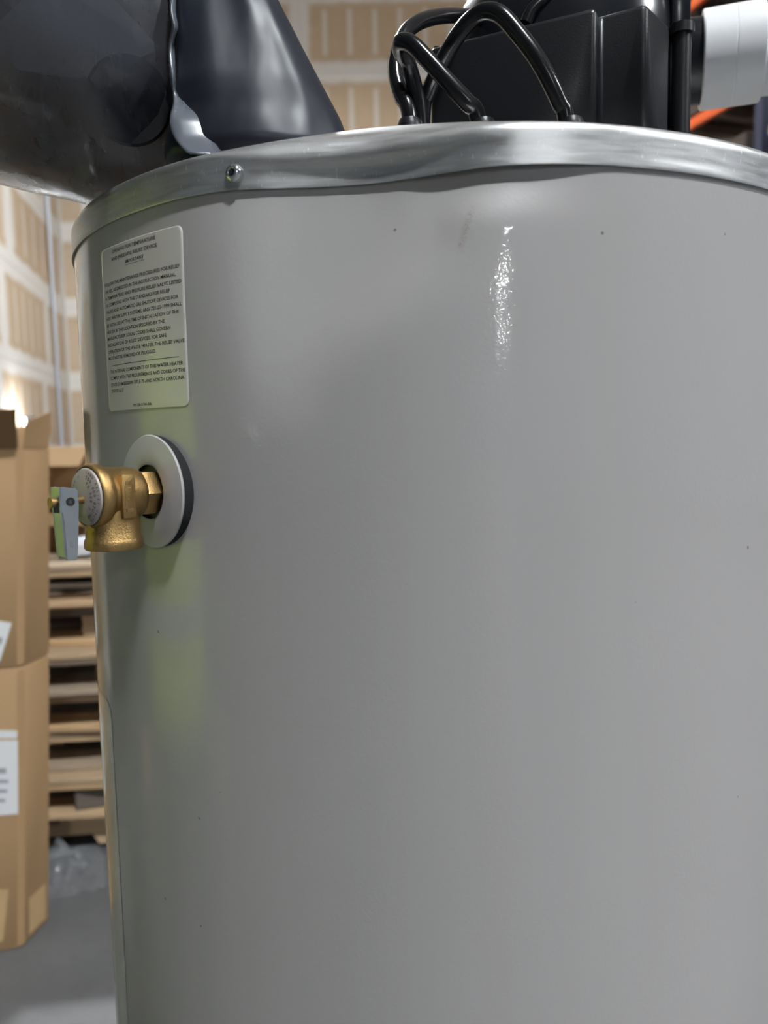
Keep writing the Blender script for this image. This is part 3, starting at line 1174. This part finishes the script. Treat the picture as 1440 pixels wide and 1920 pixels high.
def carton(name, z0, z1, label, open_top):
    t = thing(name, label, 'cardboard box', CN + LEAN * z0 + Vector((0, 0, z0)))
    o = t.location.copy()
    W, D = 0.52, 0.13
    ch = 0.012
    pl = [(W, 0), (ch, 0), (0, ch), (0, D - 0.004), (0.004, D), (W, D)]
    bm = bmesh.new()
    rows = [z0 + 0.001, z0 + 0.008, z1 - 0.008, z1 - 0.001]
    rg = []
    for i, z in enumerate(rows):
        k = 0.004 if i in (0, 3) else 0.0
        rg.append([bm.verts.new(cp3(u + (k if u < W / 2 else -k), v + (k if v < D / 2 else -k), z) - o) for u, v in pl])
    bridge(bm, rg)
    bm.faces.new(rg[0])
    if not open_top:
        bm.faces.new(rg[-1])
    obj('body', bm, 'card', t, sharp=30)
    return t, o


SEAMZ, TOPZ = 0.800, 1.390
lowc, lo_ = carton('cardboard_box', 0.0, SEAMZ, 'tall brown cardboard box standing on the floor with a white shipping label', False)
upc, uo_ = carton('cardboard_box', SEAMZ, TOPZ, 'open brown cardboard box with a front flap, stacked on another box', True)
W_, D_ = 0.52, 0.13
# flaps of the open box
f0, f1 = cp3(0.008, 0, TOPZ), cp3(W_ - 0.01, 0, TOPZ)
nf = Vector((FD.y, -FD.x, 0))
nf = nf if nf.y < 0 else -nf
tip = ony(30, 768, 1.955)
fl = [f0, f1, f1 + (tip - f0), tip]
o = obj('flap', slab(uo_, fl, 0.004), 'card_dark', upc, smooth=False)  # darker card paints in the shade on the flap's underside
f0, f1 = cp3(0, 0.012, TOPZ), cp3(0, D_ - 0.005, TOPZ)
obj('flap', slab(uo_, [f0, f1, f1 + Vector((0.012, 0.002, 0.10)), f0 + Vector((0.012, 0.002, 0.07))], -0.004), 'card', upc, smooth=False)
f0, f1 = cp3(0.01, D_, TOPZ), cp3(W_ - 0.01, D_, TOPZ)
obj('flap', slab(uo_, [f0, f1, f1 + Vector((0, 0.05, 0.06)), f0 + Vector((0, 0.05, 0.06))], 0.004), 'card', upc, smooth=False)


def on_front(px, py):                       # meet the leaning front face with a pixel ray
    d = ray(px, py)
    t = 2.0
    n3 = FD.cross(Vector((LEAN.x, LEAN.y, 1))).normalized()
    den = d.dot(n3)
    t = (CN - Vector((0, 0, CZ))).dot(n3) / den
    return Vector((0, 0, CZ)) + d * t


NF3 = FD.cross(Vector((LEAN.x, LEAN.y, 1))).normalized()
if NF3.y > 0:
    NF3 = -NF3


def sticker(parent, po, pix, mat, name, off=0.0006):
    p = [on_front(*q) + NF3 * off for q in pix]
    bm = bmesh.new()
    a = [bm.verts.new(x - po) for x in p]
    b = [bm.verts.new(x - NF3 * 0.0005 - po) for x in p]
    bm.faces.new(a)
    bm.faces.new(b[::-1])
    k = len(p)
    for i in range(k):
        bm.faces.new((a[i], b[i], b[(i + 1) % k], a[(i + 1) % k]))
    return obj(name, bm, mat, parent, smooth=False)


s1 = sticker(upc, uo_, [(-95, 1150), (22, 1168), (0, 1240), (-120, 1225)], 'paper', 'shipping_label')
sticker(s1, uo_, [(-30, 1190), (6, 1196), (2, 1208), (-30, 1202)], 'ink_grey', 'print', 0.0013)
s2 = sticker(lowc, lo_, [(-120, 1368), (32, 1370), (32, 1384), (-120, 1384)], 'paper', 'label_strip')
s3 = sticker(lowc, lo_, [(-120, 1389), (33, 1388), (34, 1526), (-120, 1538)], 'paper', 'shipping_label')
for y0, y1, x1 in ((1440, 1450, 12), (1462, 1468, 16), (1480, 1486, 14), (1498, 1504, 10)):
    sticker(s3, lo_, [(-100, y0), (x1, y0), (x1, y1), (-100, y1)], 'ink_grey', 'print', 0.0013)
sticker(lowc, lo_, [(-110, 1668), (16, 1668), (6, 1765), (-110, 1772)], 'tape', 'tape')
# tape wrapped on the narrow side
tp = [cp3(-0.0006, 0.030, 0.02), cp3(-0.0006, 0.108, 0.02), cp3(-0.0006, 0.108, 0.125), cp3(-0.0006, 0.030, 0.125)]
obj('tape', slab(lo_, tp, 0.0008), 'tape', lowc, smooth=False)


# ================================================================== PALLETS
def board_mesh(name, L, Wd, T, mat):
    me = bpy.data.meshes.new(name)
    b = boxbm((-L / 2, -Wd / 2, -T / 2), (L / 2, Wd / 2, T / 2), 0.003)
    b.to_mesh(me)
    b.free()
    me.materials.append(M[mat])
    return me


def notched(name, L, Wd, Hh, mat):
    # stringer with two fork notches, along x
    nx = [(-L / 2, 0), (-0.42, 0), (-0.40, 0.038), (-0.20, 0.038), (-0.18, 0), (0.18, 0), (0.20, 0.038), (0.40, 0.038), (0.42, 0), (L / 2, 0), (L / 2, Hh), (-L / 2, Hh)]
    bm = bmesh.new()
    a = [bm.verts.new((x, -Wd / 2, z - Hh / 2)) for x, z in nx]
    b = [bm.verts.new((x, Wd / 2, z - Hh / 2)) for x, z in nx]
    bm.faces.new(a)
    bm.faces.new(b[::-1])
    n = len(nx)
    for k in range(n):
        bm.faces.new((a[k], b[k], b[(k + 1) % n], a[(k + 1) % n]))
    bmesh.ops.recalc_face_normals(bm, faces=bm.faces)
    me = bpy.data.meshes.new(name)
    bm.to_mesh(me)
    bm.free()
    me.materials.append(M[mat])
    return me


BT = 0.021                                  # board thickness
PM = {k: (board_mesh('deck_board', 1.02, 0.10, BT, k), board_mesh('deck_board_wide', 1.02, 0.14, BT, k), notched('stringer', 1.22, 0.036, 0.103, k),
          board_mesh('block', 0.13, 0.10, 0.080, k), board_mesh('cross_board', 1.20, 0.10, BT, k)) for k in ('wood', 'wood_dark')}


def pallet(x, y, z, rz, kind, label, blocky):
    """deck boards run along local x; block pallets have bearers under the deck, the others notched stringers"""
    t = thing('wooden_pallet', label, 'pallet', (x, y, z), rz, 'stacked pallets')
    rg = random.Random(int(z * 1000) + 5)

    def put(me, name, lx, ly, lz, r=0):
        o = bpy.data.objects.new(name, me)
        C.objects.link(o)
        o.parent = t
        o.location = (lx, ly, lz)
        o.rotation_euler = (0, 0, r)

    mk = lambda front=True: PM['wood' if front and (rg.random() < 0.85) == (kind == 'wood') else 'wood_dark']  # inner boards get the dark wood: shade of the gaps put into colour
    if blocky:
        for yy in (-0.54, 0.0, 0.54):
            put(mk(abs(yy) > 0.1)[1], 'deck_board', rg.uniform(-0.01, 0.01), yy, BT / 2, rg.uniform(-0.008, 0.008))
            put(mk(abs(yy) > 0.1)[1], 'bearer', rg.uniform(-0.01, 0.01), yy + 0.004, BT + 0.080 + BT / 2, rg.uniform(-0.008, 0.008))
            for xx in (-0.44, rg.uniform(-0.12, 0.12), 0.44):
                put(mk()[3], 'block', xx, yy + rg.uniform(0.0, 0.03), BT + 0.040, rg.uniform(-0.5, 0.5))
    else:
        for yy in (-0.54, 0.0, 0.54):
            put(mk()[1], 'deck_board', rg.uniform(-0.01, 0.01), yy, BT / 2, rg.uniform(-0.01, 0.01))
        for xx in (-0.49, 0.0, 0.49):
            put(mk()[2], 'stringer', xx, 0, BT + 0.0505, PI / 2 + rg.uniform(-0.012, 0.012))
    for k in range(7):
        yy = -0.54 + 0.18 * k
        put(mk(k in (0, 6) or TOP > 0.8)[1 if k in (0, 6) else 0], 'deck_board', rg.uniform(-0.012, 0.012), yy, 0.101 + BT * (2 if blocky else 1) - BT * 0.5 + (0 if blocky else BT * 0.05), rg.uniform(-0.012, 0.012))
    return t


PX, PY = -0.98, 3.14
PH = 0.1435
ordn = ['lowest of the stack, standing on the concrete floor', 'second from the floor in the stack', 'third from the floor in the stack', 'fourth from the floor in the stack',
        'fifth from the floor in the stack', 'sixth from the floor in the stack', 'topmost of the stack, carrying cardboard scraps']
TOP = 0.0
for k in range(7):
    rz = math.radians([96, 5, 7, 4, 9, 2, 8][k])
    dx, dy = [(0.10, -0.06), (0.02, -0.04), (-0.02, 0.02), (0.03, 0.0), (0, -0.05), (0.03, 0.03), (-0.01, -0.02)][k]
    pallet(PX + dx, PY + dy, TOP, rz, 'wood_dark' if k == 5 else 'wood', 'wooden pallet of rough planks, ' + ordn[k], k > 0)
    TOP += PH if k else 0.1452


# scraps on top of the stack
def scrap(name, label, cat, c, size, rot, mat, bev=0.002, group=None):
    o = obj(name, boxbm([-s / 2 for s in size], [s / 2 for s in size], bev), mat, None, smooth=False)
    o.location = c
    o.rotation_euler = [math.radians(r) for r in rot]
    # rest the lowest corner on the height given
    bpy.context.view_layer.update()
    zmin = min((o.matrix_world @ Vector(b)).z for b in o.bound_box)
    o.location.z += c[2] - zmin
    return tag(o, label, cat, group)


def small_carton(c, size, rz, label, mat):
    t = thing('carton', label, 'cardboard box', c, math.radians(rz))
    sx, sy, sz = size
    b = bmesh.new()
    box(b, (-sx / 2, -sy / 2, 0), (sx / 2, sy / 2, sz), 0.004)
    obj('body', b, mat, t, smooth=False)
    obj('flap', xf(boxbm((-sx / 2, -0.11, -0.003), (sx / 2, 0, 0.0), 0.001), Matrix.Translation((0, -sy / 2, sz)) @ Matrix.Rotation(math.radians(38), 4, 'X')), mat, t, smooth=False)
    obj('tape', boxbm((-0.025, -sy / 2 - 0.0008, sz * 0.45), (0.025, -sy / 2, sz)), 'tape', t, smooth=False)
    return t


small_carton((-1.20, 3.02, TOP), (0.30, 0.40, 0.17), 6, 'crushed brown carton lying on top of the pallet stack', 'card_dark')
scrap('cardboard_sheet', 'flat brown cardboard sheet lying over the crushed carton', 'cardboard', (-1.18, 3.00, TOP + 0.171), (0.50, 0.46, 0.008), (0, 0, 14), 'card')
small_carton((-1.24, 3.04, TOP + 0.181), (0.34, 0.34, 0.20), -4, 'brown carton perched on the cardboard sheet', 'card')
scrap('wood_block', 'short pale offcut of timber beside the crushed carton', 'timber', (-0.88, 2.74, TOP), (0.20, 0.09, 0.075), (0, 0, 20), 'wood')
scrap('foam_block', 'white packing foam block standing on the topmost pallet', 'packing foam', (-0.80, 2.95, TOP), (0.26, 0.16, 0.30), (0, 0, 10), 'foam_white', 0.015)
scrap('foam_piece', 'small white foam scrap lying low on the pallet stack', 'packing foam', (-1.06, 2.66, TOP), (0.10, 0.07, 0.06), (12, 0, 30), 'foam_white', 0.012)
t = thing('framed_panel', 'dark flat panel with a pale blue-white edge standing on the foam block', 'panel', (-0.92, 2.93, TOP + 0.305))
bm = bmesh.new()
pts = [(-0.10, 0.235), (0.30, 0.235), (0.30, 0.07), (0.02, 0.07), (-0.05, 0.085)]
va = [bm.verts.new((x, 0, z)) for x, z in pts]
vb = [bm.verts.new((x, 0.03, z)) for x, z in pts]
bm.faces.new(va)
bm.faces.new(vb)
for k in range(5):
    bm.faces.new((va[k], va[(k + 1) % 5], vb[(k + 1) % 5], vb[k]))
obj('screen', bm, 'panel_dark', t, smooth=False)
bm = bmesh.new()
pts = [(-0.145, 0.225), (-0.085, 0.065), (-0.045, 0.045), (0.30, 0.045)]
for (xa, za), (xb, zb) in zip(pts, pts[1:]):
    vs = []
    for yy in (-0.008, 0.038):
        vs += [bm.verts.new((xa, yy, za)), bm.verts.new((xb, yy, zb)), bm.verts.new((xb + 0.018, yy, zb + 0.025)), bm.verts.new((xa + 0.035, yy, za + 0.01))]
    for q in ((0, 1, 2, 3), (4, 5, 6, 7), (0, 1, 5, 4), (1, 2, 6, 5), (2, 3, 7, 6), (3, 0, 4, 7)):
        bm.faces.new([vs[k] for k in q])
obj('edge_strip', bm, 'foam_white', t, smooth=False)
obj('stand', boxbm((0.08, 0.005, 0), (0.14, 0.028, 0.08), 0.003), 'panel_dark', t, smooth=False)

# ---- crumpled clear film on the floor
bm = bmesh.new()
N = 26
rg = random.Random(11)
g = {}
for i in range(N + 1):
    for j in range(N + 1):
        u, v = i / N - 0.5, j / N - 0.5
        d = math.hypot(u, v)
        h = 0.13 * math.exp(-(d / 0.24) ** 2) * (0.6 + 0.4 * math.sin(9 * u + 3) * math.cos(8 * v)) + rg.uniform(0, 0.035) * (1 - d)
        g[i, j] = bm.verts.new((u * 0.24 + rg.uniform(-1, 1) * 0.006, v * 0.30 + rg.uniform(-1, 1) * 0.006, max(0.001, h)))
for i in range(N):
    for j in range(N):
        bm.faces.new((g[i, j], g[i + 1, j], g[i + 1, j + 1], g[i, j + 1]))
o = obj('plastic_film', bm, 'film_clear', None, sharp=35)
o.location = (-1.06, 2.40, 0.0)
o.rotation_euler = (0, 0, 0.4)
tag(o, 'crumpled clear plastic film dropped on the concrete floor', 'plastic film')

# a second work light glowing near the partition
wl2 = ony(60, 780, 9.6)
work_light((wl2.x, wl2.y, 0), math.radians(-101), wl2.z - 0.12, 'black tripod work light aimed at the drywall partition')


# ================================================================== RACKING
b0, b1 = onz(1302, 243, 4.23), onz(1363, 208, 4.23)
rd = Vector((b1.x - b0.x, b1.y - b0.y, 0)).normalized()     # along the beam, towards the camera
rn = Vector((rd.y, -rd.x, 0))
rn = rn if rn.x > 0 else -rn                                # away into the rack
dq = ray(1428, 230)
kq = (b0.x * dq.y - b0.y * dq.x) / (rd.y * dq.x - rd.x * dq.y)   # where the beam line meets the upright's column
ro = Vector((b0.x, b0.y, 0)) + rd * (kq - 2.7)
rk = thing('pallet_rack', 'tall pallet rack with orange beams and navy uprights', 'pallet rack', ro)
rf = frame(Vector((0, 0, 0)), rd, rn, Vector((0, 0, 1)))
BAY, DEP = 2.7, 1.05
for i in range(3):
    for v in (0, DEP):
        u = i * BAY
        obj('upright', xf(boxbm((u - 0.045, v - 0.035, 0), (u + 0.045, v + 0.035, 7.6), 0.004), rf), 'navy', rk, smooth=False)
    for k in range(7):
        z0 = 0.3 + k * 1.0
        u = i * BAY
        p, q = Vector((u, 0, z0)), Vector((u, DEP, z0 + 0.7))
        obj('brace', xf(tube([p, q], 0.018, 8), rf), 'navy', rk)
BEAMS = [1.5, 3.0, 4.23, 5.30, 6.6]
for i in range(2):
    for z in BEAMS:
        for v in (-0.03, DEP + 0.03):
            obj('beam', xf(boxbm((i * BAY + 0.05, v - 0.025, z), ((i + 1) * BAY - 0.05, v + 0.025, z + 0.09), 0.005), rf), 'orange', rk, smooth=False)
gl = ['lowest', 'second', 'third', 'fourth']
rg = random.Random(5)
bay = [['beside the upright nearest the drywall', 'before the middle upright'], ['just past the middle upright', 'beside the upright farthest from the drywall']]
for i in range(2):
    for lv, z in enumerate(BEAMS):
        if lv == 4:
            continue
        for k in range(2):
            u = i * BAY + 0.25 + k * 1.2
            hgt = min(0.95, (BEAMS[lv + 1] - z) - 0.3) * rg.uniform(0.8, 1.0)
            t = thing('storage_crate', 'dark %s slatted crate on the %s rack level, %s' % ('low' if hgt < 0.7 else 'tall', gl[lv], bay[i][k]), 'crate', ro + rd * (u + 0.5) + rn * (DEP / 2) + Vector((0, 0, z + 0.091)), math.atan2(rd.y, rd.x), 'crates on the pallet rack')
            obj('body', boxbm((-0.48, -0.44, 0.1), (0.48, 0.44, hgt), 0.006), 'dark_card', t, smooth=False)
            for sx in (-0.4, 0.0, 0.4):
                obj('skid', boxbm((sx - 0.05, -0.46, 0), (sx + 0.05, 0.46, 0.1), 0.004), 'wood_dark', t, smooth=False)
            for zz in (0.2, 0.45, 0.7):
                if zz < hgt - 0.06:
                    obj('slat', boxbm((-0.485, -0.455, zz), (0.485, -0.44, zz + 0.07), 0.003), 'dark_card', t, smooth=False)


# ================================================================== PERSON mirrored in the paint
person = thing('person', 'person in dark work clothes and a lime hi-vis vest, standing with arms down', 'person', (-1.02, 0.42, 0), -PI / 2)
person.scale = (1.06, 1.06, 1.06)
# local: faces +y (turned towards the heater by the rotation); x is the person's side
J = {}
V, E_, RD = [], [], []


def jn(name, co, r, link=None):
    J[name] = len(V)
    V.append(co)
    RD.append(r)
    if link:
        E_.append((J[link], J[name]))


jn('pelvis', (0, 0, 0.97), (0.155, 0.115))
jn('belly', (0, 0.01, 1.10), (0.150, 0.115), 'pelvis')
jn('chest', (0, 0.0, 1.28), (0.165, 0.12), 'belly')
jn('top', (0, -0.01, 1.42), (0.12, 0.09), 'chest')
jn('neck', (0, 0.0, 1.50), (0.06, 0.06), 'top')
jn('skull', (0, 0.015, 1.56), (0.062, 0.068), 'neck')
jn('face', (0, 0.02, 1.65), (0.078, 0.098), 'skull')
jn('crown', (0, 0.01, 1.735), (0.062, 0.078), 'face')
for s, nm in ((-1, 'l'), (1, 'r')):
    jn('sh' + nm, (s * 0.185, -0.01, 1.405), (0.066, 0.066), 'top')
    jn('el' + nm, (s * 0.235, -0.02, 1.12), (0.046, 0.046), 'sh' + nm)
    jn('wr' + nm, (s * 0.245, 0.07, 0.88), (0.030, 0.034), 'el' + nm)
    jn('pa' + nm, (s * 0.245, 0.095, 0.80), (0.026, 0.042), 'wr' + nm)
    for q in range(4):
        fy = 0.065 + 0.022 * q
        jn('f%d' % q + nm, (s * 0.245, fy + 0.01, 0.755), (0.0095, 0.0095), 'pa' + nm)
        jn('g%d' % q + nm, (s * 0.236, fy + 0.012, 0.718 + 0.006 * abs(q - 1.5)), (0.008, 0.008), 'f%d' % q + nm)
    jn('th' + nm, (s * 0.228, 0.145, 0.795), (0.010, 0.010), 'pa' + nm)
    jn('tt' + nm, (s * 0.222, 0.158, 0.765), (0.008, 0.008), 'th' + nm)
    jn('hp' + nm, (s * 0.095, 0.0, 0.90), (0.092, 0.10), 'pelvis')
    jn('kn' + nm, (s * 0.105, 0.015, 0.50), (0.060, 0.062), 'hp' + nm)
    jn('an' + nm, (s * 0.11, -0.02, 0.10), (0.043, 0.045), 'kn' + nm)
    jn('he' + nm, (s * 0.11, -0.03, 0.045), (0.040, 0.042), 'an' + nm)
    jn('to' + nm, (s * 0.12, 0.15, 0.035), (0.042, 0.034), 'he' + nm)
me = bpy.data.meshes.new('body')
me.from_pydata(V, E_, [])
body = bpy.data.objects.new('body', me)
C.objects.link(body)
body.parent = person
sk = body.modifiers.new('skin', 'SKIN')
sv = me.skin_vertices[0].data
for i, r in enumerate(RD):
    sv[i].radius = r
    sv[i].use_root = i == 0
ss = body.modifiers.new('sub', 'SUBSURF')
ss.levels = ss.render_levels = 2
bpy.context.view_layer.update()
nme = bpy.data.meshes.new_from_object(body.evaluated_get(bpy.context.evaluated_depsgraph_get()))
body.modifiers.clear()
body.data = nme
nme.materials.clear()
nme.materials.append(M['clothes'])
nme.materials.append(M['skin'])
nme.materials.append(M['steel_dark'])
for p in nme.polygons:
    z = p.center.z
    p.material_index = 1 if (z > 1.475 or (abs(p.center.x) > 0.19 and z < 0.89 and p.center.y > 0.02)) else (2 if z < 0.10 else 0)
    p.use_smooth = True
# face and hair
fbm = bmesh.new()
bmesh.ops.create_uvsphere(fbm, u_segments=16, v_segments=10, radius=0.012, matrix=Matrix.Translation((0, 0.118, 1.635)) @ Matrix.Diagonal((0.9, 1.2, 1.7, 1)))
for s in (-1, 1):
    bmesh.ops.create_uvsphere(fbm, u_segments=12, v_segments=8, radius=0.028, matrix=Matrix.Translation((s * 0.078, 0.012, 1.645)) @ Matrix.Diagonal((0.3, 0.7, 1.0, 1)))
obj('nose_and_ears', fbm, 'skin', body, sharp=0)
fbm = bmesh.new()
for s in (-1, 1):
    bmesh.ops.create_uvsphere(fbm, u_segments=12, v_segments=8, radius=0.010, matrix=Matrix.Translation((s * 0.032, 0.105, 1.662)) @ Matrix.Diagonal((1.3, 0.6, 0.7, 1)))
box(fbm, (-0.024, 0.104, 1.588), (0.024, 0.110, 1.594), 0.002)
obj('eyes_and_mouth', fbm, 'ink', body, sharp=0)
hb = bmesh.new()
bmesh.ops.create_uvsphere(hb, u_segments=28, v_segments=18, radius=1, matrix=Matrix.Translation((0, -0.006, 1.672)) @ Matrix.Diagonal((0.090, 0.112, 0.100, 1)))
bmesh.ops.delete(hb, geom=[v for v in hb.verts if v.co.z < 1.60 + max(0, v.co.y) * 1.0 or (v.co.y > 0.055 and v.co.z < 1.70)], context='VERTS')
obj('hair', hb, 'hair', person, sharp=0)
# vest: open at the neck and arm holes
bm = bmesh.new()
rings = []
for z, rx, ry in ((0.86, 0.196, 0.150), (0.95, 0.192, 0.148), (1.06, 0.190, 0.148), (1.18, 0.196, 0.150), (1.28, 0.202, 0.150), (1.36, 0.190, 0.140), (1.42, 0.162, 0.118), (1.465, 0.110, 0.090)):
    rings.append([bm.verts.new((rx * math.cos(2 * PI * k / 48), ry * math.sin(2 * PI * k / 48) + 0.003 * math.sin(6 * 2 * PI * k / 48 + z * 30), z)) for k in range(48)])
bridge(bm, rings)
vst = obj('safety_vest', bm, 'vest', person, sharp=0)
md = vst.modifiers.new('t', 'SOLIDIFY')
md.thickness = 0.004
